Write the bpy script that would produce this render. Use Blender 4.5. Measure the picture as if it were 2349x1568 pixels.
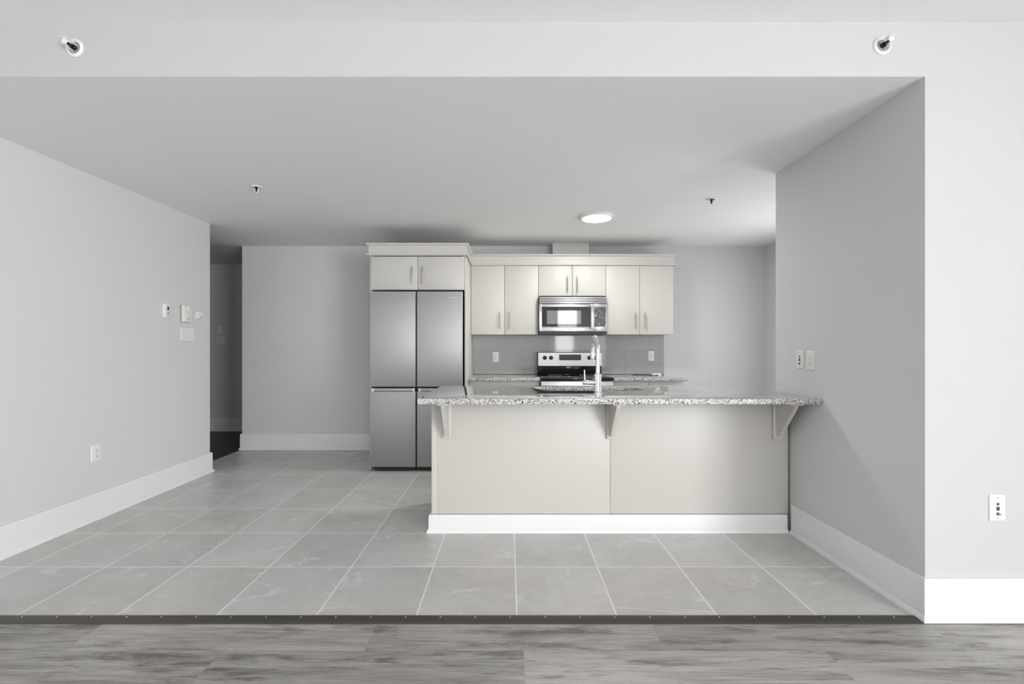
import bpy, bmesh, math, random
from mathutils import Vector, Matrix
for o in list(bpy.data.objects): bpy.data.objects.remove(o)
C = bpy.context.scene.collection
S = bpy.context.scene
R = math.radians
rnd = random.Random(7)

# ---------------------------------------------------------------- camera
cd = bpy.data.cameras.new('camera'); cam = bpy.data.objects.new('camera', cd); C.objects.link(cam)
cam.location = (0, 0, 1.225); cam.rotation_euler = (R(90), 0, 0)
cd.sensor_width = 36; cd.lens = 15.836; cd.shift_x = 0.0026; cd.shift_y = 0.0055
cd.clip_start = 0.05; cd.clip_end = 60
S.camera = cam
# ---------------------------------------------------------------- world, daylight, exposure
S.view_settings.view_transform = 'Standard'; S.view_settings.look = 'None'
S.view_settings.gamma = 1; S.view_settings.use_curve_mapping = False
S.view_settings.exposure = 0.33
w = bpy.data.worlds.new('world'); S.world = w; w.use_nodes = True
w.node_tree.nodes['Background'].inputs[0].default_value = (0.93, 0.96, 1, 1)
w.node_tree.nodes['Background'].inputs[1].default_value = 1.0
# daylight through the patio door, plus unseen side and nook windows added for light
def daylight(name, loc, rot, sx, sy, power, col=(0.985, 0.992, 1.0)):
    l = bpy.data.lights.new(name, 'AREA'); l.shape = 'RECTANGLE'; l.size = sx; l.size_y = sy
    l.energy = power; l.color = col
    o = bpy.data.objects.new(name, l); C.objects.link(o); o.location = loc; o.rotation_euler = rot
    return o
YR = -5.5                                   # rear wall of the living room
daylight('daylight_patio', (1.995, YR - 0.06, 1.27), (R(90), 0, 0), 0.74, 2.5, 68)
daylight('added_side_light', (4.28, -3.3, 1.22), (R(90), 0, R(90)), 3.8, 2.4, 440)  # unseen source, added to lift left wall, floor and ceiling
daylight('added_nook_light', (3.17, 4.05, 1.35), (R(90), 0, R(90)), 1.1, 1.5, 17)  # unseen source, added to brighten the back of the kitchen

# ---------------------------------------------------------------- node helpers, materials
def mat(name):
    m = bpy.data.materials.new(name); m.use_nodes = True
    return m, m.node_tree, m.node_tree.nodes['Principled BSDF']
def simple(name, col, rough=0.5, metal=0.0, emit=0, **kw):
    m, nt, b = mat(name)
    b.inputs['Base Color'].default_value = (*col, 1); b.inputs['Roughness'].default_value = rough
    b.inputs['Metallic'].default_value = metal
    if emit:
        b.inputs['Emission Color'].default_value = (*col, 1); b.inputs['Emission Strength'].default_value = emit
    for k, v in kw.items(): b.inputs[k.replace('_', ' ')].default_value = v
    return m
def N(nt, typ, **kw):
    n = nt.nodes.new(typ)
    for k, v in kw.items():
        if k.startswith('i_'): n.inputs[k[2:].replace('_', ' ')].default_value = v
        else: setattr(n, k, v)
    return n
def math_(nt, op, a, b=None, clamp=False):
    n = nt.nodes.new('ShaderNodeMath'); n.operation = op; n.use_clamp = clamp
    for i, v in enumerate((a, b)):
        if v is None: continue
        if isinstance(v, (int, float)): n.inputs[i].default_value = v
        else: nt.links.new(v, n.inputs[i])
    return n.outputs[0]
def ramp(nt, fac, stops):
    n = nt.nodes.new('ShaderNodeValToRGB'); e = n.color_ramp.elements
    while len(e) < len(stops): e.new(0.5)
    for el, (p, c) in zip(e, stops): el.position = p; el.color = (*c, 1) if len(c) == 3 else c
    nt.links.new(fac, n.inputs[0]); return n.outputs[0]
def mix(nt, fac, a, b, mode='MIX'):
    n = nt.nodes.new('ShaderNodeMix'); n.data_type = 'RGBA'; n.blend_type = mode
    for s, v in ((0, fac), (6, a), (7, b)):
        if isinstance(v, (int, float)): n.inputs[s].default_value = v
        elif isinstance(v, tuple): n.inputs[s].default_value = (*v, 1)
        else: nt.links.new(v, n.inputs[s])
    return n.outputs[2]
def coords(nt, scale=(1, 1, 1), loc=(0, 0, 0), rot=(0, 0, 0), src='Object'):
    t = nt.nodes.new('ShaderNodeTexCoord'); m = nt.nodes.new('ShaderNodeMapping')
    m.inputs['Scale'].default_value = scale; m.inputs['Location'].default_value = loc; m.inputs['Rotation'].default_value = rot
    nt.links.new(t.outputs[src], m.inputs[0]); return m.outputs[0]
def noise(nt, vec, scale, detail=4, rough=0.5, dist=0.0):
    n = N(nt, 'ShaderNodeTexNoise', i_Scale=scale, i_Detail=detail, i_Roughness=rough, i_Distortion=dist)
    nt.links.new(vec, n.inputs['Vector']); return n.outputs[0]
def bump(nt, b, h, strength, dist=0.001):
    n = N(nt, 'ShaderNodeBump', i_Strength=strength, i_Distance=dist)
    nt.links.new(h, n.inputs['Height']); nt.links.new(n.outputs[0], b.inputs['Normal'])

def paint(name, col, rough, amount=0.08, scale=180):
    m, nt, b = mat(name); v = coords(nt)
    b.inputs['Roughness'].default_value = rough
    c = noise(nt, v, 1.3, 3)
    nt.links.new(mix(nt, c, tuple(x * 0.985 for x in col), tuple(min(1, x * 1.015) for x in col)), b.inputs['Base Color'])
    bump(nt, b, noise(nt, v, scale, 2), amount, 0.0005)
    return m
M = {}
M['wall'] = paint('grey wall paint', (0.695, 0.695, 0.695), 0.75)
M['wall_dimmed'] = paint('dimmed wall paint', (0.565, 0.565, 0.565), 0.75)  # same grey wall paint, darkened to offset strong light on these faces
M['ceiling'] = paint('ceiling paint', (0.91, 0.91, 0.91), 0.85)
M['trim'] = paint('white trim paint', (0.82, 0.825, 0.83), 0.45, 0.03)
M['cream'] = paint('cream cabinet lacquer', (0.625, 0.608, 0.568), 0.42, 0.03, 60)
M['cream_dark'] = simple('cabinet interior', (0.32, 0.31, 0.29), 0.7)
M['plastic'] = simple('white plastic', (0.84, 0.84, 0.83), 0.35)
M['ivory'] = simple('ivory plastic', (0.80, 0.80, 0.76), 0.35)
M['slot'] = simple('dark slots', (0.06, 0.06, 0.06), 0.6)
M['grey_mark'] = simple('grey marking', (0.33, 0.33, 0.33), 0.5)
M['black'] = simple('black plastic', (0.015, 0.015, 0.016), 0.4)
M['blackglass'] = simple('black ceramic glass', (0.012, 0.012, 0.013), 0.04, IOR=1.45)
M['chrome'] = simple('chrome', (0.86, 0.86, 0.87), 0.08, 1)
M['nickel'] = simple('brushed nickel', (0.36, 0.35, 0.335), 0.36, 1)
M['brass'] = simple('sprinkler metal', (0.80, 0.80, 0.79), 0.35, 0.6)
M['diffuser'] = simple('lamp diffuser', (1, 1, 0.985), 0.5, 0, 82)
M['display'] = simple('oven window mesh behind glass', (0.15, 0.152, 0.156), 0.03, IOR=1.75)
M['dull_display'] = simple('matte dark display', (0.022, 0.024, 0.028), 0.4)
M['bulb'] = simple('dark glass bulb', (0.01, 0.01, 0.01), 0.15)

def steel(name, col, rough, axis=0, aniso=0.5):
    m, nt, b = mat(name)
    sc = [260, 260, 260]; sc[axis] = 2.0
    v = coords(nt, tuple(sc)); n = noise(nt, v, 1.0, 3, 0.6)
    b.inputs['Metallic'].default_value = 1; b.inputs['Anisotropic'].default_value = aniso
    nt.links.new(mix(nt, n, tuple(x * 0.95 for x in col), tuple(min(1, x * 1.05) for x in col)), b.inputs['Base Color'])
    nt.links.new(math_(nt, 'MULTIPLY_ADD', n, 0.08), b.inputs['Roughness'])
    b.inputs['Roughness'].links[0].from_node.inputs[2].default_value = rough - 0.04
    bump(nt, b, n, 0.04, 0.0004)
    return m
M['fridge_steel'] = steel('brushed fridge steel', (0.475, 0.475, 0.48), 0.58, 2)
M['steel'] = steel('brushed steel', (0.72, 0.715, 0.705), 0.26, 0)
M['satin_steel'] = steel('satin steel', (0.56, 0.56, 0.555), 0.46, 0)
M['sink_steel'] = steel('sink steel', (0.6, 0.6, 0.6), 0.3, 0)

def tile_floor():
    m, nt, b = mat('grey stone floor tile'); s = 0.4584
    v = coords(nt, loc=(-0.0335, -2.0602, 0))
    sep = N(nt, 'ShaderNodeSeparateXYZ'); nt.links.new(v, sep.inputs[0])
    def cell(o):
        d = math_(nt, 'DIVIDE', o, s); f = math_(nt, 'FLOOR', d); r = math_(nt, 'FRACT', d)
        e = math_(nt, 'MINIMUM', r, math_(nt, 'SUBTRACT', 1, r)); return f, e
    fx, ex = cell(sep.outputs[0]); fy, ey = cell(sep.outputs[1])
    edge = math_(nt, 'MINIMUM', ex, ey)
    groutm = math_(nt, 'LESS_THAN', edge, 0.0034 / s)
    cmb = N(nt, 'ShaderNodeCombineXYZ'); nt.links.new(fx, cmb.inputs[0]); nt.links.new(fy, cmb.inputs[1])
    wn = N(nt, 'ShaderNodeTexWhiteNoise', noise_dimensions='3D'); nt.links.new(cmb.outputs[0], wn.inputs[0])
    off = N(nt, 'ShaderNodeVectorMath', operation='MULTIPLY_ADD'); nt.links.new(wn.outputs['Color'], off.inputs[0])
    off.inputs[1].default_value = (9, 9, 9); nt.links.new(v, off.inputs[2]); tv = off.outputs[0]
    n1 = noise(nt, tv, 2.6, 6, 0.62, 0.6)
    base = ramp(nt, n1, [(0.28, (0.53, 0.518, 0.498)), (0.5, (0.60, 0.59, 0.573)), (0.74, (0.67, 0.665, 0.652))])
    n3 = noise(nt, tv, 22, 5, 0.7, 0.3)
    base = mix(nt, 0.16, base, ramp(nt, n3, [(0.3, (0.34, 0.335, 0.325)), (0.7, (0.70, 0.69, 0.68))]))
    # pale veins: narrow band around the mid level of a distorted noise, broken up by a second noise
    rv = N(nt, 'ShaderNodeMapping'); rv.inputs['Rotation'].default_value = (0, 0, 0.62); rv.inputs['Scale'].default_value = (1.0, 1.9, 1)
    nt.links.new(tv, rv.inputs[0])
    n2 = noise(nt, rv.outputs[0], 1.25, 6, 0.55, 1.0)
    d = math_(nt, 'ABSOLUTE', math_(nt, 'SUBTRACT', n2, 0.51))
    vein = math_(nt, 'SUBTRACT', 1, math_(nt, 'DIVIDE', d, 0.020), clamp=True)
    brk = ramp(nt, noise(nt, tv, 4.2, 3), [(0.47, (0, 0, 0)), (0.62, (1, 1, 1))])
    vein = math_(nt, 'MULTIPLY', math_(nt, 'MULTIPLY', vein, brk), 0.75)
    base = mix(nt, vein, base, (0.78, 0.775, 0.76))
    tv1 = mix(nt, wn.outputs[0], (0.93, 0.925, 0.917), (1.04, 1.044, 1.05))
    base = mix(nt, 1.0, base, tv1, 'MULTIPLY')
    reflected_tint = ramp(nt, noise(nt, v, 0.9, 3), [(0.38, (1.015, 1.0, 0.97)), (0.62, (0.98, 0.997, 1.008))])  # warm and cool patches painted in for bluish light reflected by the floor
    base = mix(nt, 1.0, base, reflected_tint, 'MULTIPLY')
    col = mix(nt, groutm, base, (0.88, 0.875, 0.86))
    nt.links.new(col, b.inputs['Base Color'])
    nt.links.new(math_(nt, 'ADD', math_(nt, 'MULTIPLY', groutm, 0.4), 0.33), b.inputs['Roughness'])
    h = math_(nt, 'SUBTRACT', math_(nt, 'MULTIPLY', n3, 0.15), math_(nt, 'MULTIPLY', groutm, 1))
    bump(nt, b, h, 0.25, 0.0012)
    return m
M['tile'] = tile_floor()

def planks(name, dark=False):
    m, nt, b = mat(name); W_, L_ = 0.178, 1.22
    v = coords(nt, loc=(0.821, 0.132, 0))
    sep = N(nt, 'ShaderNodeSeparateXYZ'); nt.links.new(v, sep.inputs[0])
    dy = math_(nt, 'DIVIDE', sep.outputs[1], W_); fy = math_(nt, 'FLOOR', dy); ry = math_(nt, 'FRACT', dy)
    dx = math_(nt, 'ADD', math_(nt, 'DIVIDE', sep.outputs[0], L_), math_(nt, 'FRACT', math_(nt, 'MULTIPLY', fy, 0.528)))
    fx = math_(nt, 'FLOOR', dx); rx = math_(nt, 'FRACT', dx)
    ey = math_(nt, 'MINIMUM', ry, math_(nt, 'SUBTRACT', 1, ry)); ex = math_(nt, 'MINIMUM', rx, math_(nt, 'SUBTRACT', 1, rx))
    seam = math_(nt, 'MAXIMUM', math_(nt, 'LESS_THAN', ey, 0.0007 / W_), math_(nt, 'LESS_THAN', ex, 0.0007 / L_))
    cmb = N(nt, 'ShaderNodeCombineXYZ'); nt.links.new(fx, cmb.inputs[0]); nt.links.new(fy, cmb.inputs[1])
    wn = N(nt, 'ShaderNodeTexWhiteNoise', noise_dimensions='3D'); nt.links.new(cmb.outputs[0], wn.inputs[0])
    off = N(nt, 'ShaderNodeVectorMath', operation='MULTIPLY_ADD'); nt.links.new(wn.outputs['Color'], off.inputs[0])
    off.inputs[1].default_value = (11, 11, 11); nt.links.new(v, off.inputs[2])
    tone = math_(nt, 'FRACT', math_(nt, 'ADD', math_(nt, 'ADD', math_(nt, 'MULTIPLY', fx, 0.618), math_(nt, 'MULTIPLY', fy, 0.8)), 0.1))
    def st(sx, sy):
        mp = N(nt, 'ShaderNodeMapping'); mp.inputs['Scale'].default_value = (sx, sy, 1)
        nt.links.new(off.outputs[0], mp.inputs[0]); return mp.outputs[0]
    big = noise(nt, st(1.1, 8.5), 1.0, 7, 0.65, 0.8)
    fine = noise(nt, st(4.5, 150), 1.0, 6, 0.75, 0.3)
    blot = noise(nt, st(1.7, 13), 1.0, 10, 0.78, 0.35)
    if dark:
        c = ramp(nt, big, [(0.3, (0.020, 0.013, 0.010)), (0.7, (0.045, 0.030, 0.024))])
    else:
        c = ramp(nt, big, [(0.30, (0.13, 0.122, 0.114)), (0.42, (0.27, 0.258, 0.245)), (0.52, (0.41, 0.396, 0.378)), (0.75, (0.50, 0.485, 0.465))])
        c = mix(nt, 0.5, c, ramp(nt, fine, [(0.32, (0.18, 0.17, 0.16)), (0.62, (0.50, 0.485, 0.465))]))
        c = mix(nt, ramp(nt, blot, [(0.50, (0, 0, 0)), (0.63, (0.9, 0.9, 0.9))]), c, (0.115, 0.106, 0.098))
        knot = noise(nt, st(7, 55), 1.0, 8, 0.8, 0.3)
        c = mix(nt, ramp(nt, knot, [(0.60, (0, 0, 0)), (0.70, (0.8, 0.8, 0.8))]), c, (0.085, 0.078, 0.072))
        c = mix(nt, ramp(nt, knot, [(0.30, (0.45, 0.45, 0.45)), (0.37, (0, 0, 0))]), c, (0.58, 0.565, 0.545))
        c = mix(nt, 1.0, c, mix(nt, tone, (0.86, 0.86, 0.86), (1.10, 1.10, 1.10)), 'MULTIPLY')
    c = mix(nt, math_(nt, 'MULTIPLY', seam, 0.22), c, (0.07, 0.066, 0.062))
    nt.links.new(c, b.inputs['Base Color']); b.inputs['Roughness'].default_value = 0.42
    bump(nt, b, math_(nt, 'SUBTRACT', fine, seam), 0.12, 0.0008)
    return m
M['vinyl'] = planks('grey wood plank floor')
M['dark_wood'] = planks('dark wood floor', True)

def granite(edge=False):
    m, nt, b = mat('speckled granite edge' if edge else 'speckled granite'); v = coords(nt)
    vd = N(nt, 'ShaderNodeMixRGB')   # jitter the lookup so the grains are irregular
    nz = N(nt, 'ShaderNodeTexNoise', i_Scale=60, i_Detail=2); nt.links.new(v, nz.inputs['Vector'])
    ma = N(nt, 'ShaderNodeVectorMath', operation='MULTIPLY_ADD'); nt.links.new(nz.outputs['Color'], ma.inputs[0])
    ma.inputs[1].default_value = (0.016, 0.016, 0.016); nt.links.new(v, ma.inputs[2])
    def vor(scale):
        n = N(nt, 'ShaderNodeTexVoronoi', i_Scale=scale); nt.links.new(ma.outputs[0], n.inputs['Vector'])
        s = N(nt, 'ShaderNodeSeparateColor'); nt.links.new(n.outputs['Color'], s.inputs[0]); return s.outputs[0]
    a = ramp(nt, vor(135), [(0.0, (0.56, 0.555, 0.54)), (0.38, (0.66, 0.655, 0.64)), (0.40, (0.33, 0.325, 0.315)), (0.62, (0.20, 0.197, 0.19)), (0.66, (0.70, 0.69, 0.675))])
    a.node.color_ramp.interpolation = 'CONSTANT'
    d = ramp(nt, vor(200), [(0.0, (1, 1, 1)), (0.14, (0, 0, 0))]); d.node.color_ramp.interpolation = 'CONSTANT'
    c = mix(nt, d, a, (0.05, 0.05, 0.05))
    nt.nodes.remove(vd)
    nt.links.new(c, b.inputs['Base Color']); b.inputs['Roughness'].default_value = 0.06
    b.inputs['IOR'].default_value = 1.45 if edge else 1.7
    if edge: b.inputs['Roughness'].default_value = 0.45
    b.inputs['Coat Weight'].default_value = 0.0 if edge else 1.0; b.inputs['Coat Roughness'].default_value = 0.03; b.inputs['Coat IOR'].default_value = 1.6
    return m
M['granite'] = granite(); M['granite_edge'] = granite(True)

def backsplash():
    m, nt, b = mat('glossy grey wall tile'); tw, th = 0.6075, 0.288
    v = coords(nt, loc=(-0.166, 0, -0.907)); sep = N(nt, 'ShaderNodeSeparateXYZ'); nt.links.new(v, sep.inputs[0])
    dz = math_(nt, 'DIVIDE', sep.outputs[2], th); fz = math_(nt, 'FLOOR', dz); rz = math_(nt, 'FRACT', dz)
    dx = math_(nt, 'ADD', math_(nt, 'DIVIDE', sep.outputs[0], tw), math_(nt, 'MULTIPLY', fz, 0.5))
    fx = math_(nt, 'FLOOR', dx); rx = math_(nt, 'FRACT', dx)
    ez = math_(nt, 'MULTIPLY', math_(nt, 'MINIMUM', rz, math_(nt, 'SUBTRACT', 1, rz)), th)
    ex = math_(nt, 'MULTIPLY', math_(nt, 'MINIMUM', rx, math_(nt, 'SUBTRACT', 1, rx)), tw)
    g = math_(nt, 'LESS_THAN', math_(nt, 'MINIMUM', ex, ez), 0.0016)
    cmb = N(nt, 'ShaderNodeCombineXYZ'); nt.links.new(fx, cmb.inputs[0]); nt.links.new(fz, cmb.inputs[1])
    wn = N(nt, 'ShaderNodeTexWhiteNoise', noise_dimensions='3D'); nt.links.new(cmb.outputs[0], wn.inputs[0])
    c = mix(nt, wn.outputs[0], (0.41, 0.41, 0.41), (0.45, 0.45, 0.45))
    nt.links.new(mix(nt, g, c, (0.25, 0.25, 0.25)), b.inputs['Base Color'])
    nt.links.new(math_(nt, 'ADD', math_(nt, 'MULTIPLY', g, 0.5), 0.05), b.inputs['Roughness'])
    h = math_(nt, 'SUBTRACT', math_(nt, 'MULTIPLY', noise(nt, v, 5, 2), 0.5), g)
    bump(nt, b, h, 0.10, 0.002)
    return m
M['backsplash'] = backsplash()

def film():
    m, nt, b = mat('black glass under crinkled clear film'); v = coords(nt)
    b.inputs['Base Color'].default_value = (0.012, 0.012, 0.012, 1); b.inputs['Roughness'].default_value = 0.07; b.inputs['IOR'].default_value = 1.6
    b.inputs['Coat Weight'].default_value = 1.0; b.inputs['Coat Roughness'].default_value = 0.05
    n = N(nt, 'ShaderNodeTexVoronoi', i_Scale=20); nt.links.new(v, n.inputs['Vector'])
    bump(nt, b, math_(nt, 'ADD', n.outputs[0], noise(nt, v, 24, 2)), 1.0, 0.02)
    return m
M['film'] = film()
def glass():
    m, nt, b = mat('window glass'); nt.nodes.remove(b)
    t = N(nt, 'ShaderNodeBsdfTransparent'); g = N(nt, 'ShaderNodeBsdfGlossy'); g.inputs['Roughness'].default_value = 0.02
    x = N(nt, 'ShaderNodeMixShader'); x.inputs[0].default_value = 0.06
    nt.links.new(t.outputs[0], x.inputs[1]); nt.links.new(g.outputs[0], x.inputs[2])
    nt.links.new(x.outputs[0], nt.nodes['Material Output'].inputs[0]); return m
M['glass'] = glass()
M['bronze'] = simple('dark bronze metal', (0.115, 0.105, 0.092), 0.42, 0.7)

# ---------------------------------------------------------------- mesh helpers
class MB:
    """collects shapes, built as one mesh object"""
    def __init__(s): s.bm = bmesh.new()
    def _merge(s, t):
        me = bpy.data.meshes.new('tmp'); t.to_mesh(me); t.free(); s.bm.from_mesh(me); bpy.data.meshes.remove(me); return s
    def box(s, x0, x1, y0, y1, z0, z1, bev=0.0, seg=2):
        t = bmesh.new(); bmesh.ops.create_cube(t, size=1)
        for v in t.verts:
            v.co = Vector((x0 if v.co.x < 0 else x1, y0 if v.co.y < 0 else y1, z0 if v.co.z < 0 else z1))
        if bev: bmesh.ops.bevel(t, geom=t.edges[:], offset=bev, segments=seg, profile=0.5, affect='EDGES')
        return s._merge(t)
    def cyl(s, p0, p1, r0, r1=None, seg=24, bev=0.0):
        r1 = r0 if r1 is None else r1
        p0, p1 = Vector(p0), Vector(p1); d = p1 - p0
        t = bmesh.new(); bmesh.ops.create_cone(t, cap_ends=True, segments=seg, radius1=r0, radius2=r1, depth=d.length)
        if bev:
            es = [e for e in t.edges if abs(e.verts[0].co.z - e.verts[1].co.z) < 1e-6]
            bmesh.ops.bevel(t, geom=es, offset=bev, segments=2, profile=0.5, affect='EDGES')
        q = Vector((0, 0, 1)).rotation_difference(d.normalized()).to_matrix().to_4x4()
        bmesh.ops.transform(t, matrix=Matrix.Translation((p0 + p1) / 2) @ q, verts=t.verts)
        return s._merge(t)
    def tube(s, pts, r, seg=16):
        pts = [Vector(p) for p in pts]; t = bmesh.new(); rings = []; nrm = None
        rr = r if isinstance(r, (list, tuple)) else [r] * len(pts)
        for i, p in enumerate(pts):
            d = (pts[min(i + 1, len(pts) - 1)] - pts[max(i - 1, 0)]).normalized()
            if nrm is None: nrm = d.orthogonal().normalized()
            nrm = (nrm - d * nrm.dot(d)).normalized(); bi = d.cross(nrm)
            rings.append([t.verts.new(p + (nrm * math.cos(a) + bi * math.sin(a)) * rr[i]) for a in [2 * math.pi * k / seg for k in range(seg)]])
        for a, b in zip(rings, rings[1:]):
            for k in range(seg): t.faces.new((a[k], a[(k + 1) % seg], b[(k + 1) % seg], b[k]))
        t.faces.new(rings[0][::-1]); t.faces.new(rings[-1])
        return s._merge(t)
    def lathe(s, prof, loc=(0, 0, 0), rot=None, seg=40):
        """prof: (radius, height) pairs about local z"""
        t = bmesh.new(); rings = []
        for r, z in prof:
            if r < 1e-6: rings.append([t.verts.new((0, 0, z))])
            else: rings.append([t.verts.new((r * math.cos(2 * math.pi * k / seg), r * math.sin(2 * math.pi * k / seg), z)) for k in range(seg)])
        for a, b in zip(rings, rings[1:]):
            for k in range(seg):
                k2 = (k + 1) % seg
                if len(a) == 1 and len(b) == 1: continue
                if len(a) == 1: t.faces.new((a[0], b[k2], b[k]))
                elif len(b) == 1: t.faces.new((a[k], a[k2], b[0]))
                else: t.faces.new((a[k], a[k2], b[k2], b[k]))
        bmesh.ops.recalc_face_normals(t, faces=t.faces[:])
        m = Matrix.Translation(loc)
        if rot is not None: m = m @ rot
        bmesh.ops.transform(t, matrix=m, verts=t.verts)
        return s._merge(t)
    def prism(s, poly, axis, a0, a1):
        """poly in the two remaining axes (in x,y,z order), extruded along axis"""
        t = bmesh.new(); vs = []
        for a in (a0, a1):
            row = []
            for u, v in poly:
                c = {0: (a, u, v), 1: (u, a, v), 2: (u, v, a)}[axis]; row.append(t.verts.new(c))
            vs.append(row)
        n = len(poly); t.faces.new(vs[0]); t.faces.new(vs[1][::-1])
        for i in range(n): t.faces.new((vs[0][i], vs[1][i], vs[1][(i + 1) % n], vs[0][(i + 1) % n]))
        bmesh.ops.recalc_face_normals(t, faces=t.faces[:])
        return s._merge(t)
    def sweep(s, path, prof, z0=0.0):
        """profile (offset to the right of the path, z) along a 2-D path with mitred corners"""
        t = bmesh.new(); P = [Vector(p) for p in path]; rings = []
        nr = []
        for a, b in zip(P, P[1:]):
            d = (b - a).normalized(); nr.append(Vector((d.y, -d.x)))
        for i, p in enumerate(P):
            if i == 0: mv = nr[0]
            elif i == len(P) - 1: mv = nr[-1]
            else:
                mv = nr[i - 1] + nr[i]; mv = mv / mv.dot(nr[i])
            rings.append([t.verts.new((p.x + mv.x * o, p.y + mv.y * o, z0 + z)) for o, z in prof])
        n = len(prof)
        for a, b in zip(rings, rings[1:]):
            for k in range(n): t.faces.new((a[k], a[(k + 1) % n], b[(k + 1) % n], b[k]))
        t.faces.new(rings[0]); t.faces.new(rings[-1][::-1])
        bmesh.ops.recalc_face_normals(t, faces=t.faces[:])
        return s._merge(t)
    def build(s, name, m, parent=None, label=None):
        me = bpy.data.meshes.new(name); s.bm.to_mesh(me); s.bm.free()
        me.materials.append(M[m]); me.shade_smooth(); me.set_sharp_from_angle(angle=R(32))
        o = bpy.data.objects.new(name, me); C.objects.link(o)
        if parent is not None: o.parent = parent
        if label: o['label'] = label
        if m == 'granite':                                   # eased edges are honed, the top is polished
            me.materials.append(M['granite_edge'])
            for p in me.polygons: p.material_index = 1 if p.normal.z < 0.5 else 0
        return o
def rrect(x0, x1, y0, y1, r, n=6):
    p = []
    for cx, cy, a in ((x1 - r, y1 - r, 0), (x0 + r, y1 - r, 90), (x0 + r, y0 + r, 180), (x1 - r, y0 + r, 270)):
        for k in range(n + 1):
            t = R(a + 90 * k / n); p.append((cx + r * math.cos(t), cy + r * math.sin(t)))
    return p
def thing(name, label, cat, loc=(0, 0, 0), rotz=0.0, group=None):
    o = bpy.data.objects.new(name, None); o.empty_display_size = 0.05; C.objects.link(o)
    o.location = loc; o.rotation_euler = (0, 0, rotz); tag(o, label, cat, group); return o
def tag(o, label, cat, group=None):
    o['label'] = label; o['category'] = cat
    if group: o['group'] = group
    return o
def struct(mb, name, m):
    o = mb.build(name, m); o['kind'] = 'structure'; return o
def dup(root, loc, rotz, label, group=None):
    def cp(o, par):
        c = o.copy(); C.objects.link(c)
        if par is not None: c.parent = par
        for ch in o.children: cp(ch, c)
        return c
    r = cp(root, None); r.location = loc; r.rotation_euler = (0, 0, rotz); r['label'] = label
    if group: r['group'] = group
    return r

# ---------------------------------------------------------------- setting
XL, XR, YF, CK, CL = -2.953, 1.873, 2.03, 2.446, 2.690      # left wall, right stub wall, front plane, two ceilings
YS, YB, XN, YH = 3.167, 5.42, 3.087, 6.62                   # end of stub, back wall, nook side, hall end
YLE, XB = 4.442, -3.215                                     # end of left wall, left end of back wall
struct(MB().box(XB, XN + 0.1, 2.047, YB + 0.1, -0.08, 0), 'floor', 'tile')
struct(MB().box(XL - 0.1, 4.3, YR - 0.1, 2.018, -0.08, -0.003), 'floor_living', 'vinyl')
struct(MB().box(-5.6, XB - 0.001, YLE - 0.2, YH + 0.1, -0.08, -0.001), 'floor_hall', 'dark_wood')
struct(MB().box(XL - 0.15, XL, YR, YLE, -0.01, CL + 0.05), 'wall_left', 'wall')
struct(MB().box(XR, 4.3, YF + 0.0016, YS, -0.01, CL + 0.05), 'wall_right', 'wall')
struct(MB().box(XR, 4.3, YF, YF + 0.0015, -0.01, CL + 0.05), 'wall_front', 'wall_dimmed')  # thin skin carrying the darkened copy of the wall paint
struct(MB().box(XL, XR, YF, 2.12, CK + 0.0006, CL + 0.05), 'wall_header', 'wall_dimmed')
struct(MB().box(XB, XN + 0.15, YB, YB + 0.12, -0.01, CK + 0.03).box(XB, XB + 0.12, YB + 0.12, YH, -0.01, CK + 0.03), 'wall_back', 'wall')
struct(MB().box(-5.6, XB + 0.12, YH, YH + 0.1, -0.01, CK + 0.03).box(-5.7, -5.6, YLE - 0.1, YH + 0.1, -0.01, CK + 0.03)
       .box(-5.6, XL - 0.15, YLE - 0.1, YLE, -0.01, CK + 0.03), 'wall_hall', 'wall')
# nook side wall with an opening for the added, unseen window
struct(MB().box(XN, XN + 0.15, YS, 3.5, 0, CK + 0.03).box(XN, XN + 0.15, 4.6, YB, 0, CK + 0.03)
       .box(XN, XN + 0.15, 3.5, 4.6, 0, 0.6).box(XN, XN + 0.15, 3.5, 4.6, 2.1, CK + 0.03), 'wall_nook', 'wall')
struct(MB().box(-5.7, 3.3, YF + 0.001, 6.75, CK, CK + 0.08), 'ceiling', 'ceiling')
struct(MB().box(XL - 0.15, 4.3, YR - 0.15, YF, CL, CL + 0.08), 'ceiling_living', 'ceiling')
struct(MB().box(4.2, 4.35, YR - 0.15, -5.2, -0.01, CL).box(4.2, 4.35, -1.4, YF, -0.01, CL).box(4.2, 4.35, -5.2, -1.4, 2.42, CL), 'wall_side', 'wall_dimmed')
# rear wall with a patio door and a wide window
ro = MB()
for a_, b_ in ((XL, 1.625), (2.365, 4.2)): ro.box(a_, b_, YR - 0.15, YR, 0, CL)
for a_, b_, c_, d_ in ((1.625, 2.365, 0.0, 2.54),):
    ro.box(a_, b_, YR - 0.15, YR, d_, CL)
    if c_: ro.box(a_, b_, YR - 0.15, YR, 0, c_)
struct(ro, 'wall_rear', 'wall_dimmed')
def window(name, x0, x1, z0, z1, mull):
    f = MB().box(x0, x0 + 0.05, -0.04, 0.02, z0, z1).box(x1 - 0.05, x1, -0.04, 0.02, z0, z1) \
        .box(x0, x1, -0.04, 0.02, z1 - 0.05, z1).box(x0, x1, -0.04, 0.02, z0, z0 + 0.05)
    for q in mull: f.box(q - 0.025, q + 0.025, -0.04, 0.02, z0, z1)
    o = struct(f, name, 'trim')
    MB().box(x0 + 0.05, x1 - 0.05, -0.012, -0.006, z0 + 0.05, z1 - 0.05).build('window_pane', 'glass', o)
    return o
for k_, a_ in enumerate(((1.625, 2.365, 0.02, 2.54, ()),)):
    wn = window('window_%d' % (k_ + 1), *a_); wn.location.y = YR + 0.01
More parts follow.
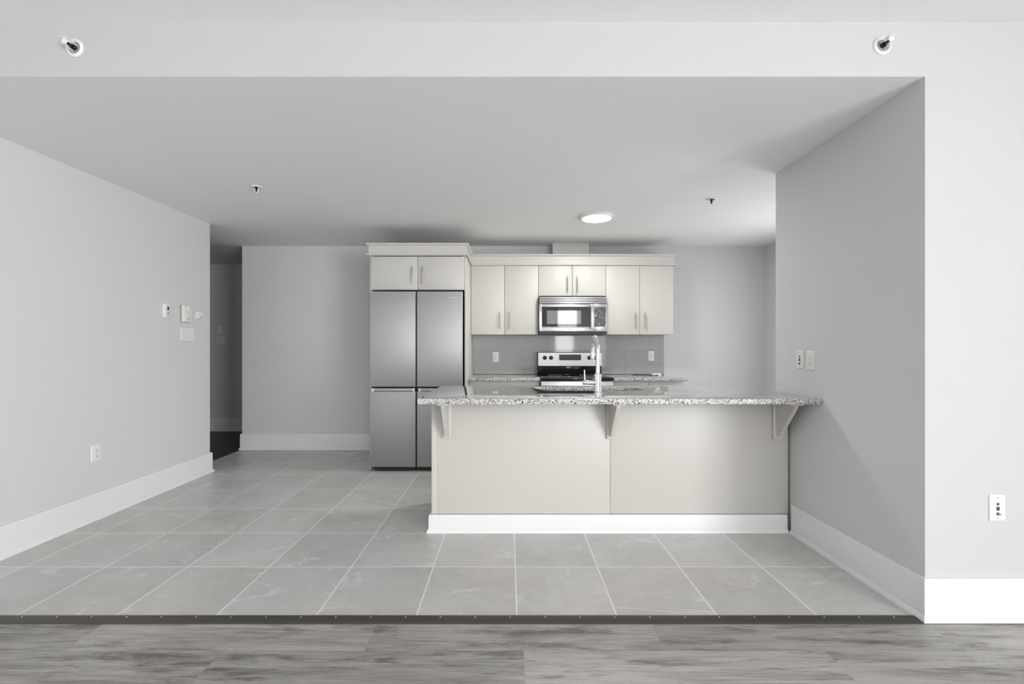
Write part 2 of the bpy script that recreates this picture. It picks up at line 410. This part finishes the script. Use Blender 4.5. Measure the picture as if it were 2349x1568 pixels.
wn = window('window_2', -1.9, 1.9, 0.01, 2.42, (-0.95, 0, 0.95)); wn.location = (4.23, -3.3, 0); wn.rotation_euler.z = R(-90)  # unseen side window, added to go with the side light
wn = window('window_3', -0.55, 0.55, 0.6, 2.1, (0,)); wn.location = (XN + 0.03, 4.05, 0); wn.rotation_euler.z = R(-90)  # unseen nook window, added to go with the nook light

BB = [(0, 0), (0.028, 0), (0.0275, 0.010), (0.023, 0.020), (0.0165, 0.026), (0.016, 0.183), (0.012, 0.190), (0, 0.190)]
def base(name, path, h=0.190):
    struct(MB().sweep(path, [(o, z if z < 0.1 else z - 0.19 + h) for o, z in BB]), name, 'trim')
e = 0.0005
base('baseboard_left', [(XL + e, YR), (XL + e, YLE + e), (XL - 0.15, YLE + e)])
base('baseboard_back', [(XB - e, YH - 0.02), (XB - e, YB - e), (-1.412, YB - e)])
base('baseboard_hall', [(-5.6, YH - e), (XB - 0.02, YH - e)])
base('baseboard_right', [(XR - e, 2.968), (XR - e, YF - e), (4.2, YF - e)])
base('baseboard_nook', [(1.872, YB - e), (XN - e, YB - e), (XN - e, YS)])
base('baseboard_island', [(-0.5185, 3.60), (-0.5185, 2.9995), (1.8435, 2.9995)], 0.117)
struct(MB().box(0.507, 0.931, 5.27, YB - 0.0005, 2.16, CK - 0.0005), 'wall_duct', 'wall')
# metal strip between tile and planks
st = struct(MB().prism([(2.0, -0.003), (2.006, 0.001), (2.016, 0.0025), (2.044, 0.006), (2.056, 0.0045), (2.056, -0.003)], 0, XL + 0.03, XR - 0.03), 'trim_1', 'bronze')
for k in range(30):
    MB().lathe([(0, 0.0018), (0.0022, 0.0015), (0.0034, 0)], (-2.84 + 0.158 * k, 2.040, 0.0058), seg=12).build('screw', 'chrome', st)
# tiled splash behind the rear counter
o = struct(MB().box(-0.433, 1.857, YB - 0.011, YB - 0.0005, 0.9075, 1.371), 'wall_splashback', 'backsplash')

# ---------------------------------------------------------------- cabinets
def handle(parent, x, y, z0, z1):
    b = MB().cyl((x, y - 0.032, z0), (x, y - 0.032, z1), 0.005, seg=16, bev=0.001)
    zc = (z0 + z1) / 2
    for dz in (-0.048, 0.048): b.cyl((x, y, zc + dz), (x, y - 0.032, zc + dz), 0.004, seg=12)
    return b.build('handle', 'nickel', parent)
def door(parent, x0, x1, z0, z1, yf, name='door', t=0.02):
    return MB().box(x0 + 0.0018, x1 - 0.0018, yf, yf + t, z0, z1, 0.0015).build(name, 'cream', parent)
def carcass(x0, x1, y0, y1, z0, z1, t=0.016):
    return MB().box(x0, x0 + t, y0, y1, z0, z1).box(x1 - t, x1, y0, y1, z0, z1).box(x0 + t, x1 - t, y0, y1, z0, z0 + t) \
        .box(x0 + t, x1 - t, y0, y1, z1 - t, z1).box(x0 + t, x1 - t, y1 - 0.008, y1, z0 + t, z1 - t)
UY = 5.07                                                   # front of the wall cabinets
ux = [-0.4335, 0.3275, 1.0875, 1.8475]
ulab = ['cream two-door wall cabinet between fridge panel and microwave', 'short cream two-door wall cabinet above the microwave',
        'cream two-door wall cabinet right of the microwave, at the end of the row']
for i in range(3):
    z0 = 1.806 if i == 1 else 1.373
    x0, x1 = ux[i], ux[i + 1]
    t = thing('wall_cabinet', ulab[i], 'cabinet', ((x0 + x1) / 2, UY, z0), 0, 'wall cabinets over the back counter')
    X0, X1 = (x0 - x1) / 2 + 0.0005, (x1 - x0) / 2 - 0.0005
    H = 2.165 - z0
    carcass(X0, X1, 0.0205, YB - UY - 0.001, 0, H).build('carcass', 'cream', t)
    for sx in (-1, 1):
        d = door(t, *((X0, 0) if sx < 0 else (0, X1)), 0.001, 2.148 - z0, 0)
        hz = 0.038 if i == 1 else 0.061
        handle(d, sx * 0.054, 0, hz, hz + 0.186)
# cabinet over the fridge with its two full-height panels
t = thing('fridge_cabinet', 'tall cream fridge surround with two small doors above the steel fridge', 'cabinet', (-0.925, 4.55, 0))
FX0, FX1 = -1.411 + 0.925, -0.4345 + 0.925
g1 = MB().box(FX0, FX0 + 0.018, 0, YB - 4.55 - 0.001, 0.001, 2.165, 0.001).build('side_panel', 'cream', t)
MB().box(FX1 - 0.018, FX1, 0, YB - 4.55 - 0.001, 0.001, 2.165, 0.001).build('side_panel', 'cream', t)
carcass(FX0 + 0.0185, FX1 - 0.0185, 0.003, YB - 4.55 - 0.001, 1.806, 2.165).build('carcass', 'cream', t)
for sx in (-1, 1):
    d = door(t, *((FX0 + 0.0185, 0.004) if sx < 0 else (0.004, FX1 - 0.0185)), 1.808, 2.140, -0.02)
    handle(d, 0.004 + sx * 0.053, -0.02, 1.868, 2.035)
# crown moulding running over both
cr = thing('crown_moulding', 'stepped cream crown moulding along the top of all upper cabinets', 'moulding', (0, 0, 2.166))
pth = [(-1.411, YB - 0.002), (-1.411, 4.53), (-0.433, 4.53), (-0.433, 5.07), (1.850, 5.07), (1.850, YB - 0.002)]
MB().sweep(pth, [(-0.06, 0.0), (0.004, 0.0), (0.004, 0.085), (-0.06, 0.085)]).build('frieze', 'cream', cr)
MB().sweep(pth, [(0.0045, -0.018), (0.018, -0.016), (0.022, -0.008), (0.020, 0.002), (0.0045, 0.004)]).build('lower_bead', 'cream', cr)
MB().sweep(pth, [(-0.06, 0.0852), (0.012, 0.0852), (0.022, 0.092), (0.026, 0.098), (0.026, 0.106), (-0.06, 0.106)]).build('top_cap', 'cream', cr)
# rear base cabinets
def base_cab(x0, x1, n, label):
    t = thing('base_cabinet', label, 'cabinet', ((x0 + x1) / 2, 4.77, 0), 0, 'base cabinets under the back counter')
    X0, X1 = (x0 - x1) / 2, (x1 - x0) / 2; D = YB - 4.77 - 0.02
    carcass(X0, X1, 0.0205, D, 0.105, 0.8735).build('carcass', 'cream', t)
    MB().box(X0, X1, 0.07, 0.085, 0.001, 0.1045).build('toe_kick', 'cream', t)
    for k in range(n):
        a, b_ = X0 + (X1 - X0) * k / n, X0 + (X1 - X0) * (k + 1) / n
        dr = door(t, a, b_, 0.720, 0.872, 0, 'drawer')
        MB().cyl(((a + b_) / 2 - 0.09, -0.032, 0.79), ((a + b_) / 2 + 0.09, -0.032, 0.79), 0.006, seg=16) \
            .cyl(((a + b_) / 2 - 0.048, 0, 0.79), ((a + b_) / 2 - 0.048, -0.032, 0.79), 0.0048, seg=12) \
            .cyl(((a + b_) / 2 + 0.048, 0, 0.79), ((a + b_) / 2 + 0.048, -0.032, 0.79), 0.0048, seg=12).build('handle', 'nickel', dr)
        dd = door(t, a, b_, 0.108, 0.716, 0)
        handle(dd, b_ - 0.06 if k == 0 else a + 0.06, 0, 0.5, 0.686)
base_cab(-0.4335, 0.3245, 1, 'cream base cabinet left of the range, mostly hidden behind island')
base_cab(1.0915, 1.8575, 2, 'cream base cabinet right of the range with two drawer fronts')
def slab(x0, x1, y0, y1, z0, z1): return MB().box(x0, x1, y0, y1, z0, z1, 0.004, 3)
tag(slab(-0.4335, 0.3255, 4.72, YB - 0.0115, 0.8745, 0.907).build('countertop', 'granite'), 'short speckled granite counter left of the range, under the splash tiles', 'countertop', 'rear granite countertops')
tag(slab(1.0905, 1.869, 4.72, YB - 0.0115, 0.8745, 0.907).build('countertop', 'granite'), 'short speckled granite counter right of the range, carrying a small white box', 'countertop', 'rear granite countertops')

# ---------------------------------------------------------------- island
IX0, IX1, IY0, IY1, IZ = -0.518, 1.8575, 3.0, 3.60, 0.886
isl = thing('island_cabinet', 'long cream kitchen island with panelled back and three support brackets', 'kitchen island', ((IX0 + IX1) / 2, IY0, 0))
def L(x): return x - (IX0 + IX1) / 2
MB().box(L(IX0), L(IX0) + 0.036, 0.0, 0.6, 0.118, IZ, 0.001).build('end_panel', 'cream', isl)
MB().box(L(IX0), L(IX1), 0.020, 0.036, 0.02, 0.117).box(L(IX0), L(IX1), 0.55, 0.565, 0.02, 0.105).box(L(IX0) + 0.04, L(IX1), 0.036, 0.55, 0.10, 0.117) \
    .box(L(IX1) - 0.018, L(IX1), 0.036, 0.55, 0.118, IZ).build('carcass', 'cream', isl)
xs = 0.672
MB().box(L(IX0) + 0.0365, L(xs) - 0.001, 0.0015, 0.018, 0.118, IZ, 0.001).build('back_panel', 'cream', isl)
MB().box(L(xs) + 0.001, L(IX1), 0.0015, 0.018, 0.118, IZ, 0.001).build('back_panel', 'cream', isl)
n = 4; wdt = (IX1 - IX0 - 0.04) / n
for k in range(n):
    a = IX0 + 0.04 + wdt * k
    d = MB().box(L(a) + 0.002, L(a + wdt) - 0.002, 0.58, 0.6, 0.12, IZ - 0.006, 0.0015).build('door', 'cream', isl)
    xh = L(a) + (wdt - 0.05 if k % 2 == 0 else 0.05)
    MB().cyl((xh, 0.632, 0.62), (xh, 0.632, 0.80), 0.006, seg=16).cyl((xh, 0.6, 0.66), (xh, 0.632, 0.66), 0.0048, seg=12).cyl((xh, 0.6, 0.76), (xh, 0.632, 0.76), 0.0048, seg=12).build('handle', 'nickel', d)
for xc in (-0.413, 0.678, 1.781):
    x = L(xc)
    g = MB().prism([(-0.0165, 0.640), (-0.0165, IZ - 0.0205), (-0.205, IZ - 0.0205), (-0.205, IZ - 0.034), (-0.040, 0.640)], 0, x - 0.012, x + 0.012).build('support_bracket', 'cream', isl)
    MB().box(x - 0.032, x + 0.032, -0.016, -0.0002, 0.618, IZ - 0.0205, 0.0015).build('back_plate', 'cream', g)
    MB().box(x - 0.036, x + 0.036, -0.228, -0.0002, IZ - 0.020, IZ - 0.0005, 0.002).build('top_plate', 'cream', g)
# granite top with the sink cut-out
def counter_with_hole():
    bm = bmesh.new(); z0, z1 = 0.8865, 0.918; r = 0.003
    outer = rrect(-0.550, 1.868, 2.690, 3.632, 0.004, 3); inner = rrect(0.242, 0.985, 3.205, 3.528, 0.085, 8)
    for z, flip in ((z1, False), (z0, True)):
        vo = [bm.verts.new((x, y, z)) for x, y in outer]; vi = [bm.verts.new((x, y, z)) for x, y in inner]
        es = [bm.edges.new((v[i], v[(i + 1) % len(v)])) for v in (vo, vi) for i in range(len(v))]
        bmesh.ops.triangle_fill(bm, edges=es, use_beauty=True)
        if not flip: top = (vo, vi)
        else: bot = (vo, vi)
    for a, b in zip(top, bot):
        for i in range(len(a)):
            j = (i + 1) % len(a); bm.faces.new((a[i], a[j], b[j], b[i]))
    bmesh.ops.recalc_face_normals(bm, faces=bm.faces[:])
    es = [e for e in bm.edges if len(e.link_faces) == 2 and e.calc_face_angle(0) > 1.2 and abs(e.verts[0].co.z - e.verts[1].co.z) < 1e-6]
    bmesh.ops.bevel(bm, geom=es, offset=0.003, segments=2, profile=0.5, affect='EDGES')
    m = MB(); m.bm.free(); m.bm = bm; return m
tag(counter_with_hole().build('island_countertop', 'granite'), 'long speckled granite worktop on the island, with sink cut-out and overhang', 'countertop')
# undermount sink
sk = thing('sink', 'undermount stainless steel sink below the island worktop behind the faucet', 'sink', (0.6135, 3.3665, 0.8865))
def bowl():
    bm = bmesh.new(); rings = []
    for (gx, z, r) in ((0.016, -0.001, 0.10), (-0.001, -0.001, 0.085), (-0.003, -0.02, 0.083), (-0.012, -0.17, 0.075), (-0.035, -0.19, 0.06)):
        rings.append([bm.verts.new((x, y, z)) for x, y in rrect(-0.3715 - gx, 0.3715 + gx, -0.1615 - gx, 0.1615 + gx, r, 8)])
    for a, b in zip(rings, rings[1:]):
        for i in range(len(a)): bm.faces.new((a[i], a[(i + 1) % len(a)], b[(i + 1) % len(a)], b[i]))
    bm.faces.new(rings[-1])
    bmesh.ops.recalc_face_normals(bm, faces=bm.faces[:])
    m = MB(); m.bm.free(); m.bm = bm; return m
bowl().build('bowl', 'sink_steel', sk)
MB().lathe([(0, 0.004), (0.02, 0.004), (0.03, 0.001), (0.042, 0.003), (0.045, 0)], (0, 0, -0.1895)).build('drain', 'chrome', sk)
# faucet
fa = thing('faucet', 'tall chrome gooseneck faucet with side lever standing on the island worktop', 'faucet', (0.614, 3.13, 0.9182))
MB().lathe([(0, 0), (0.0265, 0), (0.0265, 0.004), (0.0248, 0.006), (0.0248, 0.122), (0.022, 0.126), (0, 0.126)], seg=36).build('body', 'chrome', fa)
arc = [(0, 0, 0.1265), (0, 0, 0.2), (0, 0, 0.282)] + [(0, 0.1 - 0.1 * math.cos(R(a)), 0.282 + 0.1 * math.sin(R(a))) for a in range(10, 181, 10)]
MB().tube(arc, 0.0145, 20).build('spout', 'chrome', fa)
MB().lathe([(0, 0), (0.0145, 0), (0.017, 0.008), (0.017, 0.055), (0.015, 0.0615), (0, 0.0615)], (0, 0.2, 0.2195), seg=28).build('spray_head', 'chrome', fa)
hd = MB().cyl((-0.0252, 0, 0.064), (-0.104, 0, 0.064), 0.0175, seg=28, bev=0.002).build('handle_hub', 'chrome', fa)
MB().tube([(-0.09, 0, 0.0825), (-0.091, 0, 0.11), (-0.093, -0.002, 0.152)], [0.0055, 0.005, 0.0045], 12).build('lever', 'chrome', hd)

# ---------------------------------------------------------------- fridge
fr = thing('fridge', 'tall stainless steel four-door fridge in the cream cabinet surround', 'fridge', (-0.920, 4.45, 0))
w2 = 0.455
MB().box(-w2 + 0.004, w2 - 0.004, 0.066, 0.82, 0.03, 1.772, 0.003).box(-w2 + 0.03, w2 - 0.03, 0.045, 0.80, 0.0005, 0.032).build('body', 'black', fr)
for sx in (-1, 1):
    a, b_ = (-w2, -0.0075) if sx < 0 else (0.0075, w2)
    d = MB().box(a, b_, 0, 0.06, 0.839, 1.780, 0.003).build('upper_door', 'fridge_steel', fr)
    if sx > 0:
        lg = MB()
        for q, (lw, lh) in enumerate(((0.010, .007), (0.004, .007), (0.010, .007), (0.010, .007), (0.010, .006), (0.010, .006), (0.008, .006))):
            lg.box(0.318 + q * 0.0125, 0.318 + q * 0.0125 + lw, -0.0012, -0.0001, 1.716, 1.716 + lh)
        lg.build('badge', 'chrome', d, 'small pale chrome lettering')
    d = MB().box(a, b_, 0, 0.06, 0.046, 0.789, 0.003).build('lower_door', 'fridge_steel', fr)
    MB().box(a + 0.022, b_ - 0.022, 0.016, 0.05, 0.7895, 0.822, 0.003).build('handle_recess', 'fridge_steel', d)
    for xx in (a + 0.010, b_ - 0.033): MB().box(xx, xx + 0.022, 0.010, 0.05, 0.7895, 0.822, 0.001).build('end_cap', 'plastic', d)
MB().box(-0.0075, 0.0075, 0.04, 0.066, 0.05, 1.77).build('center_gasket', 'black', fr)

# ---------------------------------------------------------------- microwave
mw = thing('microwave', 'stainless over-range microwave with black window, hung under the short cabinet', 'microwave', (0.7075, 5.0, 1.375))
MB().box(-0.378, 0.378, 0.03, YB - 5.0 - 0.012, 0.008, 0.4165).box(-0.374, 0.374, 0.003, 0.40, 0.0, 0.0275).build('body', 'black', mw)
gv = MB().box(-0.372, 0.372, 0.012, 0.0295, 0.340, 0.414).build('vent_grille', 'grey_mark', mw)
for k in range(4): MB().box(-0.376, 0.378, -0.004, 0.0115, 0.342 + k * 0.0185, 0.3535 + k * 0.0185, 0.003).build('slat', 'steel', gv)
d = MB()
x0, x1, z0, z1 = -0.377, 0.228, 0.030, 0.3335
wx0, wx1, wz0, wz1 = -0.346, 0.194, 0.082, 0.302
d.box(x0, wx0, 0, 0.029, z0, z1, 0.002).box(wx1, x1, 0, 0.029, z0, z1, 0.002).box(wx0, wx1, 0, 0.029, z0, wz0, 0.002).box(wx0, wx1, 0, 0.029, wz1, z1, 0.002)
d = d.build('door', 'steel', mw)
MB().box(wx0, wx1, 0.002, 0.028, wz0, wz1).build('window_frame', 'blackglass', d)
MB().box(-0.29, 0.09, 0.0012, 0.0019, 0.112, 0.262).build('window', 'display', d)
MB().box(0.194, 0.224, -0.038, -0.022, 0.058, 0.328, 0.004).box(0.198, 0.220, -0.022, 0, 0.07, 0.09).box(0.198, 0.220, -0.022, 0, 0.296, 0.316).build('handle', 'steel', d)
lg = MB().cyl((-0.036, -0.0008, 0.056), (-0.036, 0.0002, 0.056), 0.0065, seg=20)
for q in range(5): lg.box(-0.022 + q * 0.011, -0.022 + q * 0.011 + 0.008, -0.0008, 0.0002, 0.0535, 0.0590)
lg.build('badge', 'grey_mark', d, 'small grey lettering')
cp = MB().box(0.2295, 0.377, 0.0, 0.029, z0, z1, 0.002).build('control_panel', 'steel', mw)
MB().box(0.236, 0.362, -0.0016, -0.0001, wz0, wz1).build('keypad', 'film', cp, 'black keypad under crinkled clear film')

# ---------------------------------------------------------------- range
rg = thing('range', 'freestanding stainless electric range with black glass top between the counters', 'range', (0.708, 4.70, 0))
MB().box(-0.377, 0.377, 0.03, 0.69, 0.03, 0.878).box(-0.36, 0.36, 0.06, 0.66, 0.0005, 0.03).build('body', 'black', rg)
ck = MB().box(-0.379, 0.379, -0.03, 0.60, 0.8785, 0.9125, 0.004).build('cooktop', 'blackglass', rg)
for bx, by, br in ((-0.19, 0.14, 0.1), (0.19, 0.14, 0.085), (-0.19, 0.43, 0.08), (0.19, 0.43, 0.1)):
    MB().lathe([(br - 0.003, 0), (br - 0.003, 0.0003), (br, 0.0003), (br, 0)], (bx, by, 0.9126), seg=48).build('burner_ring', 'grey_mark', ck)
bg = MB().box(-0.377, 0.377, 0.6005, 0.705, 0.905, 1.174, 0.006).build('backguard', 'blackglass', rg)
cpn = MB().prism([(0.577, 1.011), (0.600, 1.011), (0.600, 1.166), (0.579, 1.166)], 0, -0.370, 0.3765).build('control_panel', 'satin_steel', bg)
MB().box(-0.124, 0.132, 0.5758, 0.5850, 1.077, 1.143).build('display', 'dull_display', bg)
for kx in (-0.292, -0.218, 0.229, 0.303):
    k_ = MB().lathe([(0, 0.026), (0.017, 0.026), (0.019, 0.023), (0.021, 0.006), (0.024, 0.004), (0.024, 0)], (kx, 0.5779, 1.106), Matrix.Rotation(R(90), 4, 'X'), 24)
    k_.box(kx - 0.004, kx + 0.004, 0.545, 0.552, 1.088, 1.124, 0.001)
    k_.build('knob', 'black', bg)
od = MB().box(-0.376, 0.376, 0.0, 0.0295, 0.235, 0.8755, 0.003).build('oven_door', 'steel', rg)
MB().box(-0.26, 0.26, -0.0015, -0.0001, 0.36, 0.68).build('window', 'blackglass', od)
MB().cyl((-0.36, -0.045, 0.82), (0.36, -0.045, 0.82), 0.011, seg=20, bev=0.002).box(-0.345, -0.32, -0.045, 0, 0.81, 0.83).box(0.32, 0.345, -0.045, 0, 0.81, 0.83).build('handle', 'steel', od)
MB().box(-0.376, 0.376, 0.0, 0.0295, 0.04, 0.23, 0.003).build('storage_drawer', 'steel', rg)

# ---------------------------------------------------------------- lamp, sprinklers
lt = thing('ceiling_light', 'round flush ceiling light glowing white above the kitchen', 'ceiling light', (0.815, 4.20, CK))
MB().lathe([(0.135, -0.021), (0.150, -0.020), (0.158, -0.010), (0.158, -0.0005), (0.10, -0.0005), (0.10, -0.006), (0.135, -0.006)], seg=64).build('trim_ring', 'plastic', lt)
MB().lathe([(0, -0.023), (0.10, -0.022), (0.1345, -0.019), (0.1345, -0.007), (0, -0.007)], seg=64).build('diffuser', 'diffuser', lt)

def sprinkler(name, label, loc, rot, group, spin):
    t = thing(name, label, 'sprinkler', loc, 0, group); t.rotation_euler = rot
    MB().lathe([(0.0405, 0), (0.0405, 0.003), (0.036, 0.007), (0.031, 0.009), (0.026, 0.004), (0.026, 0.0)], seg=40).build('escutcheon', 'plastic', t)
    MB().lathe([(0, 0.0012), (0.0255, 0.0012), (0.0255, 0.0)], seg=32).build('recess', 'grey_mark', t)
    MB().lathe([(0, 0.0014), (0.0115, 0.0014), (0.0115, 0.011), (0.009, 0.013), (0, 0.013)], seg=16).build('body', 'bulb', t)
    fr_ = MB()
    for s in (-1, 1): fr_.tube([(s * 0.0135, 0, 0.0015), (s * 0.0142, 0, 0.012), (s * 0.0145, 0, 0.022), (s * 0.0125, 0, 0.033), (s * 0.004, 0, 0.043)], 0.0028, 10)
    fr_.cyl((0, 0, 0.0405), (0, 0, 0.047), 0.0055, seg=14)
    f = fr_.build('frame', 'plastic', t); f.rotation_euler.z = spin
    MB().tube([(0, 0, 0.0131), (0, 0, 0.018), (0, 0, 0.033), (0, 0, 0.0403)], [0.004, 0.0065, 0.0058, 0.003], 14).build('glass_bulb', 'bulb', t)
    return t
def deflector(t, side):
    m = MB().lathe([(0, 0.0475), (0.012, 0.0475), (0.0125, 0.0486), (0.012, 0.0497), (0, 0.0497)], seg=18)
    for k in range(0 if side else 12):
        a = 2 * math.pi * k / 12
        m.box(-0.001, 0.001, -0.001, 0.001, 0.0475, 0.0476)
    if side: m.box(-0.016, 0.016, 0.010, 0.0125, 0.030, 0.060, 0.0008)
    m.build('deflector', 'plastic', t)
ra = (R(90), 0, 0)
a = sprinkler('wall_sprinkler', 'white sidewall sprinkler on the header, at the left above the grey wall', (-1.957, YF - 0.0005, 2.573), ra, 'sprinklers on the header', R(55)); deflector(a, True)
b2 = dup(a, (1.680, YF - 0.0005, 2.583), 0, 'white sidewall sprinkler on the header, at the right near the corner', 'sprinklers on the header'); b2.rotation_euler = ra
for c_ in b2.children:
    if c_.name.startswith('frame'): c_.rotation_euler.z = R(-55)
ra = (R(180), 0, 0)
a = sprinkler('ceiling_sprinkler', 'small white ceiling sprinkler left, toward the dark hallway', (-1.92, 3.42, CK - 0.0005), ra, 'sprinklers in the kitchen ceiling', 0); deflector(a, False)
b2 = dup(a, (1.66, 3.70, CK - 0.0005), 0, 'small white ceiling sprinkler right of the round ceiling light', 'sprinklers in the kitchen ceiling'); b2.rotation_euler = ra

# ---------------------------------------------------------------- wall plates; local x = right, z = up, facing -y
def plate_mb(w_, h_, m='plastic', parent=None):
    poly = rrect(-w_ / 2, w_ / 2, -h_ / 2, h_ / 2, 0.004, 3); inn = rrect(-w_ / 2 + 0.004, w_ / 2 - 0.004, -h_ / 2 + 0.004, h_ / 2 - 0.004, 0.003, 3)
    bm = bmesh.new(); rings = [[bm.verts.new((x, y, z)) for x, z in p] for p, y in ((poly, -0.0003), (poly, -0.0035), (inn, -0.0065))]
    for a, b in zip(rings, rings[1:]):
        for i in range(len(a)): bm.faces.new((a[i], a[(i + 1) % len(a)], b[(i + 1) % len(a)], b[i]))
    bm.faces.new(rings[0]); bm.faces.new(rings[-1]); bmesh.ops.recalc_face_normals(bm, faces=bm.faces[:])
    q = MB(); q.bm.free(); q.bm = bm; return q.build('face_plate', m, parent)
def outlet(label, loc, rotz, group):
    t = thing('wall_outlet', label, 'outlet', loc, rotz, group); plate_mb(0.073, 0.118, 'plastic', t)
    rec = MB().box(-0.0168, 0.0168, -0.0085, -0.0066, -0.0335, 0.0335, 0.0006).build('receptacle', 'plastic', t)
    for s in (-1, 1):
        zc = s * 0.0165
        MB().box(-0.0078, -0.0055, -0.0089, -0.0085, zc - 0.001, zc + 0.008).box(0.0055, 0.0078, -0.0089, -0.0085, zc, zc + 0.007) \
            .cyl((0, -0.0089, zc - 0.0075), (0, -0.0085, zc - 0.0075), 0.0031, seg=12).build('socket_slots', 'slot', rec)
    return t
def media(label, loc, rotz, m):
    t = thing('media_plate', label, 'wall plate', loc, rotz, 'media jack plates'); plate_mb(0.071, 0.117, m, t)
    MB().cyl((0, -0.0066, 0.0185), (0, -0.0072, 0.0185), 0.0062, seg=20).build('coax_jack', 'slot', t)
    MB().box(-0.0072, 0.0072, -0.0072, -0.0066, -0.0105, 0.0065).build('data_jack', 'slot', t)
    jk = MB().cyl((0, -0.0066, -0.0255), (0, -0.0074, -0.0255), 0.0068, seg=20).build('lower_jack', 'slot', t)
    MB().cyl((0, -0.0075, -0.0255), (0, -0.016, -0.0255), 0.0045, seg=16).build('threaded_post', 'nickel', jk)
    for s in (-1, 1): MB().lathe([(0, 0.001), (0.0022, 0.0008), (0.003, 0)], (0, -0.0066, s * 0.046), Matrix.Rotation(R(90), 4, 'X'), 12).build('screw', 'nickel', t)
    return t
def switches(n, label, loc, rotz, group=None):
    w_ = 0.073 + 0.046 * (n - 1); t = thing('light_switch', label, 'switch', loc, rotz, group); plate_mb(w_, 0.117, 'plastic', t)
    for k in range(n):
        x = (k - (n - 1) / 2) * 0.046
        MB().box(x - 0.018, x + 0.018, -0.0069, -0.0066, -0.0345, 0.0345).build('rocker_bezel', 'grey_mark', t)
        MB().prism([(-0.0070, -0.0335), (-0.0098, -0.0335), (-0.0078, 0), (-0.0086, 0.0335), (-0.0070, 0.0335)], 0, x - 0.0168, x + 0.0168).build('rocker', 'plastic', t)
    return t
LW, RW = R(90), R(-90)     # facing +x on the left wall, facing -x on the right wall
outlet('white wall outlet low on the left grey wall above its baseboard', (XL, 3.214, 0.472), LW, 'wall outlets')
outlet('white outlet on the grey splash tiles left of the range', (-0.164, YB - 0.0113, 1.113), 0, 'wall outlets')
outlet('white outlet on the grey splash tiles right of the range', (1.702, YB - 0.0113, 1.126), 0, 'wall outlets')
outlet('white outlet on the right wall above the island end, right of a jack plate', (XR, 2.797, 1.144), RW, 'wall outlets')
media('jack plate on the right wall above the island end, beside an outlet', (XR, 2.897, 1.149), RW, 'plastic')
media('ivory jack plate on the bright front wall at far right above baseboard', (2.195, YF, 0.504), 0, 'ivory')
switches(3, 'white triple light switch on the left wall under the thermostats', (XL, 4.127, 1.346), LW)
switches(1, 'single light switch on the dark hallway wall, the upper of two', (-4.262, YH, 1.49), 0, 'hallway switches')
switches(2, 'double light switch on the dark hallway wall, the lower of two', (-4.250, YH, 1.333), 0, 'hallway switches')
t = thing('thermostat', 'slim white thermostat with small black display on the left wall', 'thermostat', (XL, 3.858, 1.540), LW)
MB().box(-0.033, 0.033, -0.026, -0.0003, -0.060, 0.060, 0.006, 3).build('housing', 'plastic', t)
MB().box(-0.004, 0.017, -0.0268, -0.0261, 0.006, 0.036).build('display', 'slot', t)
for dz in (-0.016, -0.030): MB().box(-0.002, 0.015, -0.0275, -0.0261, dz - 0.005, dz + 0.005, 0.0006).build('button', 'grey_mark', t)
t = thing('ventilation_control', 'large white control box with round dial above the triple switch', 'thermostat', (XL, 4.090, 1.532), LW)
MB().box(-0.053, 0.051, -0.008, -0.0003, -0.078, 0.078, 0.002).build('back_box', 'grey_mark', t)
MB().box(-0.050, 0.050, -0.036, -0.0085, -0.076, 0.076, 0.004, 3).build('housing', 'ivory', t)
dl = MB().lathe([(0, 0.008), (0.018, 0.008), (0.021, 0.006), (0.022, 0)], (0.014, -0.0362, 0.038), Matrix.Rotation(R(90), 4, 'X'), 32).build('dial', 'ivory', t)
MB().box(0.013, 0.015, -0.0450, -0.0443, 0.042, 0.056).build('pointer', 'grey_mark', dl)
MB().box(-0.010, 0.006, -0.0368, -0.0361, -0.050, -0.043).box(0.014, 0.026, -0.0368, -0.0361, -0.050, -0.040).build('marking', 'grey_mark', t)
t = thing('wall_sensor', 'smallest white box on the left wall, next to the dark hallway', 'sensor', (XL, 4.277, 1.531), LW)
MB().box(-0.044, 0.044, -0.018, -0.0003, -0.034, 0.034, 0.004, 3).build('housing', 'plastic', t)
MB().box(0.002, 0.030, -0.0186, -0.0181, -0.022, -0.014).build('marking', 'grey_mark', t)

# ---------------------------------------------------------------- small box on the right rear counter
t = thing('small_box', 'small white box with short black cord on the right rear counter', 'box', (1.664, 5.10, 0.9072))
MB().box(-0.046, 0.046, -0.03, 0.03, 0, 0.029, 0.003).build('case', 'plastic', t)
MB().cyl((0.002, -0.0302, 0.009), (0.002, -0.036, 0.009), 0.006, seg=14).build('plug', 'black', t)
MB().tube([(0.0, -0.035, 0.009), (-0.02, -0.038, 0.007), (-0.055, -0.02, 0.004), (-0.075, 0.06, 0.0035), (-0.12, 0.16, 0.0035), (-0.20, 0.24, 0.0035)], 0.003, 10).build('cord', 'black', t)
